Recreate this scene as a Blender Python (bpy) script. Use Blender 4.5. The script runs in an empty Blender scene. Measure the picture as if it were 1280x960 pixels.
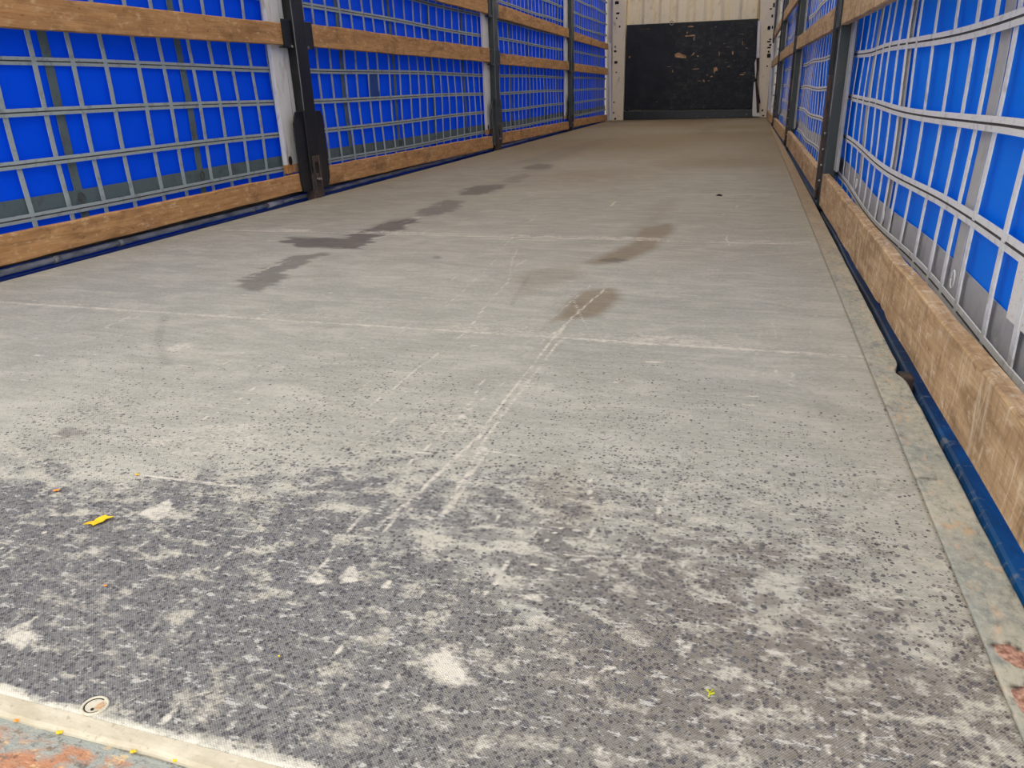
import bpy, bmesh, math, random
import numpy as np
from mathutils import Vector, Euler, Matrix

# ------------------------------------------------------------------ camera, light, exposure
SC = bpy.context.scene
COL = SC.collection
CAM_LOC = (0.936, 0.0, 0.4997)
CAM_ROT = tuple(math.radians(a) for a in (68.2014, 1.7979, 16.8725))
FPX = 916.4                                    # focal length in pixels of a 1280 px wide frame
cam_data = bpy.data.cameras.new('camera'); cam = bpy.data.objects.new('camera', cam_data); COL.objects.link(cam)
cam.location = CAM_LOC; cam.rotation_euler = CAM_ROT
cam_data.sensor_width = 36.0; cam_data.lens = FPX / 1280 * 36.0
cam_data.clip_start = 0.02; cam_data.clip_end = 200
SC.camera = cam

SC.view_settings.view_transform = 'Standard'
SC.view_settings.look = 'None'
SC.view_settings.gamma = 1.0
SC.view_settings.use_curve_mapping = False
SC.view_settings.exposure = 0.13
try:
    SC.cycles.use_denoising = True
    SC.cycles.max_bounces = 10; SC.cycles.diffuse_bounces = 6; SC.cycles.transmission_bounces = 6
except Exception: pass

SKY_STRENGTH = 1.62
SKY_COLOR = (1.0, 0.99, 0.985)
w = bpy.data.worlds.new('overcast_sky'); SC.world = w; w.use_nodes = True
bg = w.node_tree.nodes['Background']; bg.inputs['Color'].default_value = (*SKY_COLOR, 1); bg.inputs['Strength'].default_value = SKY_STRENGTH

sun_d = bpy.data.lights.new('sun', 'SUN'); sun_d.energy = 0.9; sun_d.angle = math.radians(60); sun_d.color = (1.0, 0.98, 0.95)
sun = bpy.data.objects.new('sun', sun_d); COL.objects.link(sun)
sun.location = (3, -4, 6); sun.rotation_euler = Euler((math.radians(38), 0, math.radians(14)))

ROOF_TRANS = 0.80                              # how much daylight the white roof tarpaulin lets through

random.seed(7); RNG = np.random.default_rng(11)
W = 1.24; YF = 12.6; Y0 = 0.357; ZTOP = 2.5

# ------------------------------------------------------------------ helpers
_Rm = np.array(Euler(CAM_ROT).to_matrix()); _C = np.array(CAM_LOC)
def _ray(px, py): return _Rm @ np.array([(px - 640) / FPX, -(py - 480) / FPX, -1.0])
def fl(px, py, z=0.0):
    d = _ray(px, py); t = (z - _C[2]) / d[2]; q = _C + t * d; return float(q[0]), float(q[1])
def fy(px, py, Y=YF):
    d = _ray(px, py); t = (Y - _C[1]) / d[1]; q = _C + t * d; return float(q[0]), float(q[2])
def XR(y): return float(np.interp(y, [0, 3.7, 6.8, 9.85, 12.6], [1.255, 1.254, 1.242, 1.214, 1.185]))   # the right side draws in slightly towards the front

class MB:
    """collects shapes into one bmesh"""
    def __init__(s): s.bm = bmesh.new()
    def box(s, x0, x1, y0, y1, z0, z1, bev=0.0, mat=0, rot=None):
        r = bmesh.ops.create_cube(s.bm, size=1.0)
        vs = r['verts']
        for v in vs:
            v.co = Vector(((x0 + x1) / 2 + v.co.x * (x1 - x0), (y0 + y1) / 2 + v.co.y * (y1 - y0), (z0 + z1) / 2 + v.co.z * (z1 - z0)))
        fs = set(f for v in vs for f in v.link_faces)
        if bev > 0:
            es = list(set(e for v in vs for e in v.link_edges))
            rr = bmesh.ops.bevel(s.bm, geom=es, offset=bev, segments=2, profile=0.6, affect='EDGES')
            fs = set(rr['faces']) | set(f for f in fs if f.is_valid)
            vs = list(set(v for f in fs for v in f.verts))
        for f in fs: f.material_index = mat
        if rot is not None:
            bmesh.ops.rotate(s.bm, verts=vs, cent=Vector(rot[0]), matrix=Matrix.Rotation(rot[2], 3, rot[1]))
        return vs
    def tube(s, pts, r, seg=12, mat=0, caps=True):
        pts = [Vector(p) for p in pts]; rs = r if isinstance(r, (list, tuple)) else [r] * len(pts); rings = []
        for i, p in enumerate(pts):
            d = (pts[min(i + 1, len(pts) - 1)] - pts[max(i - 1, 0)]).normalized()
            a = d.orthogonal().normalized() if i == 0 else (prev - d * prev.dot(d)).normalized(); prev = a; b = d.cross(a)
            rings.append([s.bm.verts.new(p + (a * math.cos(t) + b * math.sin(t)) * rs[i]) for t in [2 * math.pi * k / seg for k in range(seg)]])
        for i in range(len(pts) - 1):
            for k in range(seg):
                f = s.bm.faces.new([rings[i][k], rings[i][(k + 1) % seg], rings[i + 1][(k + 1) % seg], rings[i + 1][k]]); f.smooth = True; f.material_index = mat
        if caps:
            s.bm.faces.new(rings[0][::-1]).material_index = mat; s.bm.faces.new(rings[-1]).material_index = mat
    def prism(s, outline, axis, a0, a1, mat=0, bev=0.0):
        """extrude a 2D outline along axis ('x','y','z')"""
        def mk(p, a):
            return {'x': (a, p[0], p[1]), 'y': (p[0], a, p[1]), 'z': (p[0], p[1], a)}[axis]
        A = [s.bm.verts.new(mk(p, a0)) for p in outline]; B = [s.bm.verts.new(mk(p, a1)) for p in outline]; n = len(outline)
        fs = [s.bm.faces.new(A[::-1]), s.bm.faces.new(B)] + [s.bm.faces.new([A[i], A[(i + 1) % n], B[(i + 1) % n], B[i]]) for i in range(n)]
        for f in fs: f.material_index = mat
        if bev > 0:
            es = list(set(e for f in fs for e in f.edges))
            bmesh.ops.bevel(s.bm, geom=es, offset=bev, segments=2, profile=0.6, affect='EDGES')
    def sweep(s, prof, ys, offs, mat=0, mats=None, closed=True):
        """profile (list of (x,z)) swept along y with an (dx,dz) offset per station"""
        rings = [[s.bm.verts.new((p[0] + o[0], y, p[1] + o[1])) for p in prof] for y, o in zip(ys, offs)]
        n = len(prof)
        for i in range(len(ys) - 1):
            for k in range(n if closed else n - 1):
                f = s.bm.faces.new([rings[i][k], rings[i][(k + 1) % n], rings[i + 1][(k + 1) % n], rings[i + 1][k]])
                f.material_index = mats[k] if mats else mat
        if closed:
            s.bm.faces.new(rings[0][::-1]); s.bm.faces.new(rings[-1])
        return rings
    def build(s, name, mats, parent=None):
        bmesh.ops.recalc_face_normals(s.bm, faces=s.bm.faces)
        me = bpy.data.meshes.new(name); s.bm.to_mesh(me); s.bm.free()
        for m in (mats if isinstance(mats, (list, tuple)) else [mats]): me.materials.append(m)
        o = bpy.data.objects.new(name, me); COL.objects.link(o)
        if parent is not None:
            o.parent = parent; o.matrix_parent_inverse = Matrix.Identity(4)
            o.location = (0, 0, 0) if parent.type == 'MESH' else -Vector(parent.location)
        return o
def tag(o, label=None, cat=None, group=None, kind=None):
    if label: o['label'] = label
    if cat: o['category'] = cat
    if group: o['group'] = group
    if kind: o['kind'] = kind
    return o
def thing(name, loc, label, cat, group=None):
    o = bpy.data.objects.new(name, None); COL.objects.link(o); o.location = loc; o.empty_display_size = 0.1
    return tag(o, label, cat, group)
def struct(name, mb, m): return tag(mb.build(name, m), kind='structure')

# ------------------------------------------------------------------ materials
class NT:
    def __init__(s, name):
        s.m = bpy.data.materials.new(name); s.m.use_nodes = True; s.t = s.m.node_tree; s.t.nodes.clear()
        s.out = s.n('ShaderNodeOutputMaterial')
    def n(s, typ, **kw):
        nd = s.t.nodes.new(typ)
        for k, v in kw.items():
            if k[0] == 'i' and k[1:].isdigit(): s.set(nd, int(k[1:]), v)
            else: setattr(nd, k, v)
        return nd
    def set(s, nd, i, v):
        sock = nd.inputs[i]
        if isinstance(v, bpy.types.NodeSocket): s.t.links.new(v, sock)
        else:
            if sock.type == 'RGBA' and len(v) == 3: v = (*v, 1)
            sock.default_value = v
    def math(s, op, a, b=0.0, clamp=False):
        nd = s.n('ShaderNodeMath', operation=op, use_clamp=clamp); s.set(nd, 0, a); s.set(nd, 1, b); return nd.outputs[0]
    def mix(s, f, a, b, blend='MIX'):
        nd = s.n('ShaderNodeMix', data_type='RGBA', blend_type=blend); s.set(nd, 0, f); s.set(nd, 6, a); s.set(nd, 7, b); return nd.outputs[2]
    def coord(s, scale=(1, 1, 1), rnd=False):
        tc = s.n('ShaderNodeTexCoord'); mp = s.n('ShaderNodeMapping'); v = tc.outputs['Object']
        if rnd:
            oi = s.n('ShaderNodeObjectInfo'); cb = s.n('ShaderNodeCombineXYZ')
            for k, f in enumerate((17.3, 41.7, 29.1)): s.set(cb, k, s.math('MULTIPLY', oi.outputs['Random'], f))
            va = s.n('ShaderNodeVectorMath', operation='ADD'); s.set(va, 0, v); s.set(va, 1, cb.outputs[0]); v = va.outputs[0]
        s.set(mp, 0, v); mp.inputs['Scale'].default_value = scale; return mp.outputs[0]
    def noise(s, vec, scale, detail=3, rough=0.55, dist=0.0):
        nd = s.n('ShaderNodeTexNoise'); s.set(nd, 'Vector', vec); 
        nd.inputs['Scale'].default_value = scale; nd.inputs['Detail'].default_value = detail; nd.inputs['Roughness'].default_value = rough; nd.inputs['Distortion'].default_value = dist
        return nd.outputs[0]
    def ramp(s, f, lo, hi):
        nd = s.n('ShaderNodeMapRange', clamp=True); s.set(nd, 0, f); nd.inputs[1].default_value = lo; nd.inputs[2].default_value = hi; return nd.outputs[0]
    def bump(s, h, strength=0.3, dist=0.002):
        nd = s.n('ShaderNodeBump'); nd.inputs['Strength'].default_value = strength; nd.inputs['Distance'].default_value = dist; s.set(nd, 'Height', h); return nd.outputs[0]
    def pbr(s, col, rough=0.6, metal=0.0, nrm=None, spec=0.5):
        b = s.n('ShaderNodeBsdfPrincipled'); s.set(b, 'Base Color', col); s.set(b, 'Roughness', rough); s.set(b, 'Metallic', metal)
        b.inputs['Specular IOR Level'].default_value = spec
        if nrm is not None: s.set(b, 'Normal', nrm)
        return b.outputs[0]
    def done(s, sh): s.t.links.new(sh, s.out.inputs[0]); return s.m
def lin(r, g, b):
    f = lambda c: (c / 255) / 12.92 if c <= 10 else ((c / 255 + 0.055) / 1.055) ** 2.4
    return (f(r), f(g), f(b))

def mat_paint(name, base, dirt, scale=30, lo=0.52, hi=0.72, rough=0.5, metal=0.0, amount=0.8, stretch=(1, 1, 0.3), bump=0.15):
    t = NT(name); v = t.coord(stretch, rnd=True); n = t.noise(v, scale, 5, 0.65); n2 = t.noise(v, scale * 4, 3)
    f = t.math('MULTIPLY', t.ramp(n, lo, hi), amount)
    c = t.mix(f, base, dirt); c = t.mix(t.math('MULTIPLY', n2, 0.35), c, tuple(x * 0.6 for x in base))
    return t.done(t.pbr(c, rough, metal, t.bump(n, bump)))

def mat_wood(name, light, mid, dark, pale, scuff=False):
    t = NT(name); v = t.coord((1, 0.09, 1), rnd=True); g = t.noise(v, 55, 6, 0.6, 0.6)
    v2 = t.coord((1, 0.35, 1), rnd=True); k = t.noise(v2, 9, 4, 0.6, 1.2); v3 = t.coord((1, 0.5, 1), rnd=True); s = t.noise(v3, 45, 4, 0.7)
    fine = t.noise(t.coord((1, 0.05, 1), rnd=True), 220, 2)
    c = t.mix(t.ramp(g, 0.36, 0.66), light, mid)
    c = t.mix(t.math('MULTIPLY', t.ramp(k, 0.5, 0.72), 0.65), c, dark)
    c = t.mix(t.math('MULTIPLY', t.ramp(s, 0.56, 0.68), 0.65), c, pale)
    c = t.mix(t.math('MULTIPLY', t.ramp(s, 0.40, 0.30), 0.6), c, dark)
    c = t.mix(t.math('MULTIPLY', t.ramp(fine, 0.5, 0.75), 0.35), c, dark)
    if scuff:
        q = t.noise(t.coord((1, 1, 0.22), rnd=True), 42, 5, 0.7, 0.8); q2 = t.noise(t.coord((1, 0.6, 1), rnd=True), 7, 4, 0.65)
        c = t.mix(t.math('MULTIPLY', t.ramp(q, 0.55, 0.66), 0.55), c, pale)
        c = t.mix(t.math('MULTIPLY', t.ramp(q, 0.46, 0.34), 0.55), c, dark)
        c = t.mix(t.math('MULTIPLY', t.ramp(q2, 0.50, 0.66), 0.45), c, tuple((x + y) * .5 for x, y in zip(dark, mid)))
    return t.done(t.pbr(c, 0.8, 0, t.bump(g, 0.5, 0.003), 0.2))

def mat_tarp(name, base, trans, dusty, tr=0.13):
    t = NT(name); v = t.coord(); n = t.noise(v, 3.0, 4, 0.6); n2 = t.noise(v, 16, 4, 0.7)
    c = t.mix(t.math('MULTIPLY', t.ramp(n, 0.4, 0.75), 0.35), base, tuple(x * 0.72 for x in base))
    c = t.mix(t.math('MULTIPLY', t.ramp(n2, 0.6, 0.8), 0.30), c, dusty)
    p = t.pbr(c, 0.5, 0, t.bump(n2, 0.15, 0.004), 0.10)
    tb = t.n('ShaderNodeBsdfTranslucent'); t.set(tb, 0, trans)
    mx = t.n('ShaderNodeMixShader'); t.set(mx, 0, tr); t.set(mx, 1, p); t.set(mx, 2, tb.outputs[0])
    return t.done(mx.outputs[0])

M = {}
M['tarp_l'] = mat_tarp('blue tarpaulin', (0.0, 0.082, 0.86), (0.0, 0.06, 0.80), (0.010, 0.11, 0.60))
M['tarp_r'] = mat_tarp('blue tarpaulin lit side', (0.0, 0.185, 0.84), (0.0, 0.13, 0.80), (0.06, 0.26, 0.66))  # same fabric as the left curtain, its brighter lighting put into the colour
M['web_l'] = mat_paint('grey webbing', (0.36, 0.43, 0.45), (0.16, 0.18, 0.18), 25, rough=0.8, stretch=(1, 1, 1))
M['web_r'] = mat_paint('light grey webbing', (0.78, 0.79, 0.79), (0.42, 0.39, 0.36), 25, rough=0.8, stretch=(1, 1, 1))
M['seam'] = mat_paint('dark webbing seam', (0.07, 0.065, 0.06), (0.14, 0.13, 0.12), 40, rough=0.9)
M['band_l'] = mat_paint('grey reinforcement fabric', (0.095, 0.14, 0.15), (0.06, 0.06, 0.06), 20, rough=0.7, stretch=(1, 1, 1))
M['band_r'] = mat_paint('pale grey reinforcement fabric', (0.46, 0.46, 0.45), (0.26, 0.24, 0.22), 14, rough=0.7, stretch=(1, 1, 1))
M['wood_l'] = mat_wood('weathered plank', lin(204, 158, 108), lin(178, 132, 86), lin(104, 76, 50), lin(222, 192, 150))
M['wood_r'] = mat_wood('pale weathered plank', lin(212, 180, 138), lin(182, 148, 108), lin(112, 86, 60), lin(238, 222, 192), True)
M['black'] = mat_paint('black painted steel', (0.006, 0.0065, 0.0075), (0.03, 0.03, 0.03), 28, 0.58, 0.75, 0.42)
M['teal'] = mat_paint('dark grey green painted steel', (0.045, 0.060, 0.065), (0.09, 0.085, 0.075), 28, 0.55, 0.7, 0.4)
M['worn'] = mat_paint('worn bright steel edge', (0.30, 0.30, 0.30), (0.10, 0.09, 0.085), 30, rough=0.45, metal=0.3)
M['grime'] = mat_paint('white paint under black grime', (0.50, 0.46, 0.38), (0.16, 0.13, 0.085), 16, 0.42, 0.56, 0.85, stretch=(1, 2.0, 0.25))
M['rust'] = mat_paint('rusty steel', (0.055, 0.045, 0.040), (0.15, 0.085, 0.07), 45, 0.4, 0.65, 0.85)
M['white'] = mat_paint('grimy white paint', (0.80, 0.80, 0.78), (0.36, 0.31, 0.22), 12, 0.56, 0.68, 0.6, stretch=(1, 1.6, 0.35))
M['orange_rust'] = mat_paint('orange rust', (0.50, 0.22, 0.06), (0.75, 0.60, 0.42), 40, 0.45, 0.6, 0.8)
M['cream'] = mat_paint('cream paint', lin(240, 228, 200), lin(190, 172, 136), 9, 0.55, 0.75, 0.55, stretch=(1, 1, 0.5))
M['cream_post'] = mat_paint('scuffed cream paint', lin(236, 224, 196), lin(150, 120, 90), 14, 0.6, 0.75, 0.55, stretch=(1, 1, 0.6))
M['hole'] = mat_paint('dark slot', (0.012, 0.010, 0.009), (0.04, 0.025, 0.02), 40, rough=0.9)
M['kick'] = mat_paint('dark blue grey steel', (0.016, 0.023, 0.028), (0.16, 0.20, 0.22), 14, 0.62, 0.74, 0.28, stretch=(1, 1, 1))
M['galv'] = mat_paint('galvanised tube', (0.55, 0.57, 0.57), (0.12, 0.12, 0.12), 30, 0.45, 0.65, 0.55, metal=0.1, stretch=(1, 0.3, 1))
M['brownstrap'] = mat_paint('dark brown strap', (0.045, 0.024, 0.018), (0.09, 0.06, 0.05), 30, rough=0.8)
M['plastic'] = mat_paint('white plastic', (0.80, 0.80, 0.80), (0.5, 0.48, 0.45), 10, rough=0.5)
M['leaf'] = mat_paint('yellow leaf', lin(250, 208, 30), lin(225, 160, 20), 60, rough=0.6, stretch=(1, 1, 1))
M['leafo'] = mat_paint('orange leaf', lin(240, 160, 70), lin(200, 110, 40), 60, rough=0.6, stretch=(1, 1, 1))
M['sprig'] = mat_paint('green yellow sprig', lin(190, 190, 40), lin(150, 160, 40), 60, rough=0.6, stretch=(1, 1, 1))
M['asphalt'] = mat_paint('asphalt', (0.10, 0.10, 0.10), (0.16, 0.155, 0.15), 60, rough=0.9, stretch=(1, 1, 1))
M['chip'] = mat_paint('bare chipped wood', lin(190, 140, 96), lin(120, 80, 50), 60, rough=0.85, stretch=(1, 1, 1))
M['pale_ring'] = mat_paint('pale worn rim', lin(216, 208, 186), lin(160, 148, 120), 70, rough=0.8, stretch=(1, 1, 1))

def mat_rail():
    t = NT('scuffed blue painted rail'); v = t.coord((1, 0.35, 1)); n = t.noise(v, 9, 5, 0.65, 0.5); n2 = t.noise(t.coord((1, 1.0, 0.4)), 30, 4, 0.7); n3 = t.noise(v, 70, 3)
    tc = t.n('ShaderNodeTexCoord'); sp = t.n('ShaderNodeSeparateXYZ'); t.set(sp, 0, tc.outputs['Object'])
    far = t.math('MULTIPLY', t.ramp(sp.outputs[1], 1.35, 1.55), 0.62)       # the rail darkens beyond the bracket
    c = t.mix(t.ramp(n, 0.42, 0.62), (0.015, 0.21, 0.62), (0.018, 0.09, 0.26))
    c = t.mix(t.math('MULTIPLY', t.ramp(n2, 0.57, 0.66), 0.65), c, (0.46, 0.52, 0.58))
    c = t.mix(t.math('MULTIPLY', t.ramp(n, 0.38, 0.28), 0.8), c, (0.02, 0.20, 0.60))
    c = t.mix(t.math('ADD', far, t.math('MULTIPLY', n3, 0.25)), c, (0.055, 0.058, 0.06))
    return t.done(t.pbr(c, 0.5, 0, t.bump(n2, 0.3, 0.003), 0.3))
M['rail'] = mat_rail()
M['hem_shade'] = mat_paint('navy shaded hem', (0.006, 0.035, 0.22), (0.02, 0.03, 0.08), 14, 0.55, 0.7, 0.5, stretch=(1, 0.4, 1))  # navy tone stands for the curtain foot in shade

def mat_roof():
    t = NT('white translucent roof'); v = t.coord(); n = t.noise(v, 4, 3)
    c = t.mix(n, (0.80, 0.79, 0.76), (0.68, 0.67, 0.63))
    d = t.n('ShaderNodeBsdfDiffuse'); t.set(d, 0, c); tb = t.n('ShaderNodeBsdfTranslucent'); t.set(tb, 0, (0.95, 0.90, 0.80))
    mx = t.n('ShaderNodeMixShader'); t.set(mx, 0, ROOF_TRANS); t.set(mx, 1, d.outputs[0]); t.set(mx, 2, tb.outputs[0])
    return t.done(mx.outputs[0])
M['roof'] = mat_roof()

# the deck: woven anti-slip coating, with its dirt painted by hand into the 'marks' attribute (R specks, G pale scuffs, B damp stains, A brown tint)
def mat_deck():
    t = NT('anti slip deck'); v = t.coord()
    at = t.n('ShaderNodeAttribute', attribute_name='marks'); sp = t.n('ShaderNodeSeparateColor'); t.set(sp, 0, at.outputs['Color'])
    D, P, S, B = sp.outputs[0], sp.outputs[1], sp.outputs[2], at.outputs['Alpha']
    big = t.noise(v, 2.2, 5, 0.6); med = t.noise(v, 26, 4, 0.6); n1 = t.noise(v, 120, 2.0, 0.5); n2 = t.noise(v, 230, 2, 0.5); stre = t.noise(t.coord((0.16, 1, 1)), 60, 4, 0.65); fine = t.noise(v, 420, 2)
    c = t.mix(t.ramp(big, 0.3, 0.7), lin(184, 182, 168), lin(166, 165, 153))
    c = t.mix(t.math('MULTIPLY', t.ramp(stre, 0.50, 0.72), 0.30), c, lin(212, 208, 192))
    c = t.mix(t.math('MULTIPLY', t.ramp(stre, 0.50, 0.32), 0.26), c, lin(136, 133, 120))
    grain = t.noise(t.coord((0.55, 1, 1)), 170, 4, 0.75)
    c = t.mix(t.math('MULTIPLY', t.ramp(grain, 0.52, 0.68), 0.45), c, lin(214, 209, 194))
    c = t.mix(t.math('MULTIPLY', t.ramp(grain, 0.48, 0.34), 0.40), c, lin(128, 125, 114))
    mot = t.noise(t.coord((0.45, 1, 1)), 11, 6, 0.75, 0.6)
    c = t.mix(t.math('MULTIPLY', t.ramp(mot, 0.50, 0.64), 0.42), c, lin(212, 208, 194))
    c = t.mix(t.math('MULTIPLY', t.ramp(mot, 0.48, 0.34), 0.30), c, lin(140, 137, 124))
    c = t.mix(B, c, t.mix(t.ramp(stre, 0.35, 0.65), lin(116, 96, 68), lin(140, 122, 90)))
    c = t.mix(t.math('MULTIPLY', S, t.math('ADD', 0.45, t.math('MULTIPLY', stre, 0.75)), True), c, lin(84, 75, 70))
    # dark film and specks
    film = t.noise(t.coord((0.6, 1, 1)), 34, 5, 0.7)
    fm = t.math('MULTIPLY', t.math('SUBTRACT', film, t.math('SUBTRACT', 0.74, t.math('MULTIPLY', D, 0.50))), 7.0, True)
    fm = t.math('MULTIPLY', fm, t.ramp(D, 0.36, 0.72))
    vx = t.n('ShaderNodeSeparateXYZ'); t.set(vx, 0, v)
    fcol = t.mix(t.ramp(t.math('ADD', vx.outputs[0], t.math('MULTIPLY', big, 0.5)), 0.75, 1.25), lin(92, 92, 96), lin(110, 101, 89))
    fcol = t.mix(t.math('MULTIPLY', t.ramp(grain, 0.40, 0.62), 0.50), fcol, lin(140, 138, 134))
    c = t.mix(t.math('MULTIPLY', fm, 0.88), c, fcol)
    def dots(scale, rmax, dens, col, amt):
        vo = t.n('ShaderNodeTexVoronoi', feature='F1'); wv_ = t.n('ShaderNodeVectorMath', operation='ADD'); t.set(wv_, 0, v)
        nz = t.n('ShaderNodeTexNoise'); t.set(nz, 'Vector', v); nz.inputs['Scale'].default_value = scale * 1.3; sc_ = t.n('ShaderNodeVectorMath', operation='SCALE'); t.set(sc_, 0, nz.outputs[1]); sc_.inputs['Scale'].default_value = 0.55 / scale
        t.set(wv_, 1, sc_.outputs[0]); t.set(vo, 'Vector', wv_.outputs[0]); vo.inputs['Scale'].default_value = scale
        cs = t.n('ShaderNodeSeparateColor'); t.set(cs, 0, vo.outputs['Color'])
        on = t.math('LESS_THAN', cs.outputs[0], t.math('MULTIPLY', D, dens))
        rad = t.math('ADD', rmax * 0.45, t.math('MULTIPLY', cs.outputs[1], rmax * 0.55))
        inn = t.math('MULTIPLY', t.math('SUBTRACT', rad, vo.outputs['Distance']), 14.0, True)
        return t.mix(t.math('MULTIPLY', t.math('MULTIPLY', on, inn), amt), c, col)
    c = dots(95, 0.46, 0.85, lin(92, 90, 93), t.math('MULTIPLY', t.ramp(D, 0.22, 0.45), 0.85))
    c = dots(150, 0.42, 1.25, lin(66, 63, 66), 0.9)
    c = dots(240, 0.45, 0.9, lin(58, 55, 58), 0.75)
    f3 = t.noise(t.coord((0.5, 1, 1)), 95, 5, 0.75); f4 = t.noise(t.coord((1, 0.5, 1)), 60, 5, 0.75); gate = t.ramp(D, 0.2, 0.6)
    c = t.mix(t.math('MULTIPLY', t.ramp(f3, 0.565, 0.62), t.math('MULTIPLY', gate, 0.75)), c, lin(206, 203, 194))
    c = t.mix(t.math('MULTIPLY', t.ramp(f4, 0.60, 0.66), t.math('MULTIPLY', t.math('MULTIPLY', gate, t.math('SUBTRACT', 1.35, D), True), 0.75)), c, lin(214, 208, 192))
    lo_ = t.math('MULTIPLY', t.ramp(film, 0.47, 0.40), t.math('MULTIPLY', gate, t.math('SUBTRACT', 1.0, t.math('MULTIPLY', D, 0.55))))
    c = t.mix(t.math('MULTIPLY', lo_, t.ramp(grain, 0.35, 0.6)), c, lin(212, 205, 186))
    # pale scuffs
    pw = t.math('ADD', t.math('MULTIPLY', t.math('SUBTRACT', grain, 0.5), 2.4), t.math('MULTIPLY', t.math('SUBTRACT', film, 0.5), 2.6))
    pm = t.math('MULTIPLY', t.math('MULTIPLY', t.math('ADD', t.math('SUBTRACT', P, 0.20), t.math('MULTIPLY', pw, t.ramp(P, 0.0, 0.4))), 1.35, True), t.ramp(P, 0.02, 0.30))
    pm = t.math('MULTIPLY', pm, 0.88)
    c = t.mix(pm, c, lin(226, 219, 202))
    c = t.mix(t.math('MULTIPLY', t.ramp(n2, 0.62, 0.75), 0.30), c, lin(232, 226, 212))
    # weave
    vs = t.n('ShaderNodeSeparateXYZ'); t.set(vs, 0, v); k = 2 * math.pi / 0.0028
    wx = t.math('SINE', t.math('MULTIPLY', vs.outputs[0], k)); wy = t.math('SINE', t.math('MULTIPLY', vs.outputs[1], k))
    wv = t.math('MULTIPLY', wx, wy)
    c = t.mix(t.math('MULTIPLY', t.ramp(wv, 0.15, -0.8), 0.22), c, lin(70, 68, 66))
    c = t.mix(t.math('MULTIPLY', t.ramp(wv, 0.2, 0.9), 0.16), c, lin(236, 232, 224))
    return t.done(t.pbr(c, 0.72, 0, t.bump(t.math('ADD', wv, t.math('MULTIPLY', n1, 2.0)), 0.25, 0.0008), 0.3))
M['deck'] = mat_deck()

def mat_sill():
    t = NT('rusty sill'); v = t.coord((0.6, 1, 1)); n = t.noise(v, 38, 6, 0.75, 0.8); n2 = t.noise(v, 95, 4, 0.75); n3 = t.noise(t.coord(), 140, 3)
    sy = t.n('ShaderNodeSeparateXYZ'); t.set(sy, 0, t.coord()); keep = t.ramp(sy.outputs[1], 0.3335, 0.3300)
    c = t.mix(t.math('MULTIPLY', t.ramp(n, 0.42, 0.54), keep), lin(158, 162, 154), lin(186, 134, 102))
    c = t.mix(t.math('MULTIPLY', t.ramp(n2, 0.54, 0.64), 0.8), c, lin(110, 106, 98))
    c = t.mix(t.math('MULTIPLY', t.ramp(n2, 0.42, 0.34), 0.7), c, lin(222, 190, 140))
    c = t.mix(t.math('MULTIPLY', t.ramp(n3, 0.6, 0.7), 0.6), c, lin(86, 76, 70))
    return t.done(t.pbr(c, 0.85, 0, t.bump(n2, 0.8, 0.004), 0.2))
M['sill'] = mat_sill()

def mat_strip():
    t = NT('worn edge strip'); v = t.coord((1, 0.5, 1)); at = t.n('ShaderNodeAttribute', attribute_name='marks'); sp = t.n('ShaderNodeSeparateColor'); t.set(sp, 0, at.outputs['Color'])
    n = t.noise(v, 14, 5, 0.65); n2 = t.noise(v, 50, 4, 0.7); n3 = t.noise(t.coord(), 160, 3)
    c = t.mix(t.ramp(n, 0.38, 0.62), lin(152, 156, 148), lin(186, 182, 164))
    c = t.mix(t.math('MULTIPLY', t.ramp(n2, 0.56, 0.68), 0.55), c, lin(216, 178, 140))
    c = t.mix(t.math('MULTIPLY', t.ramp(n2, 0.42, 0.3), 0.7), c, lin(110, 112, 108))
    g4 = t.noise(t.coord((1, 0.7, 1)), 90, 5, 0.75); g5 = t.noise(t.coord((1, 0.6, 1)), 22, 5, 0.7)
    c = t.mix(t.math('MULTIPLY', t.ramp(g4, 0.5, 0.66), 0.55), c, lin(204, 200, 186))
    c = t.mix(t.math('MULTIPLY', t.ramp(g4, 0.46, 0.34), 0.6), c, lin(112, 114, 110))
    c = t.mix(t.math('MULTIPLY', t.ramp(g5, 0.58, 0.68), 0.7), c, lin(208, 170, 128))
    c = t.mix(t.math('MULTIPLY', t.ramp(g5, 0.42, 0.32), 0.6), c, lin(120, 130, 132))
    c = t.mix(sp.outputs[2], c, lin(140, 108, 76))
    wood = t.mix(t.ramp(n3, 0.35, 0.65), lin(134, 92, 78), lin(206, 166, 144))
    c = t.mix(t.math('MULTIPLY', t.math('SUBTRACT', t.math('ADD', sp.outputs[0], t.math('MULTIPLY', t.math('SUBTRACT', n2, 0.5), 0.6)), 0.45), 12.0, True), c, wood)
    c = t.mix(sp.outputs[1], c, lin(60, 52, 46))
    return t.done(t.pbr(c, 0.7, 0, t.bump(n2, 0.35, 0.002), 0.3))
M['strip'] = mat_strip()

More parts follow.
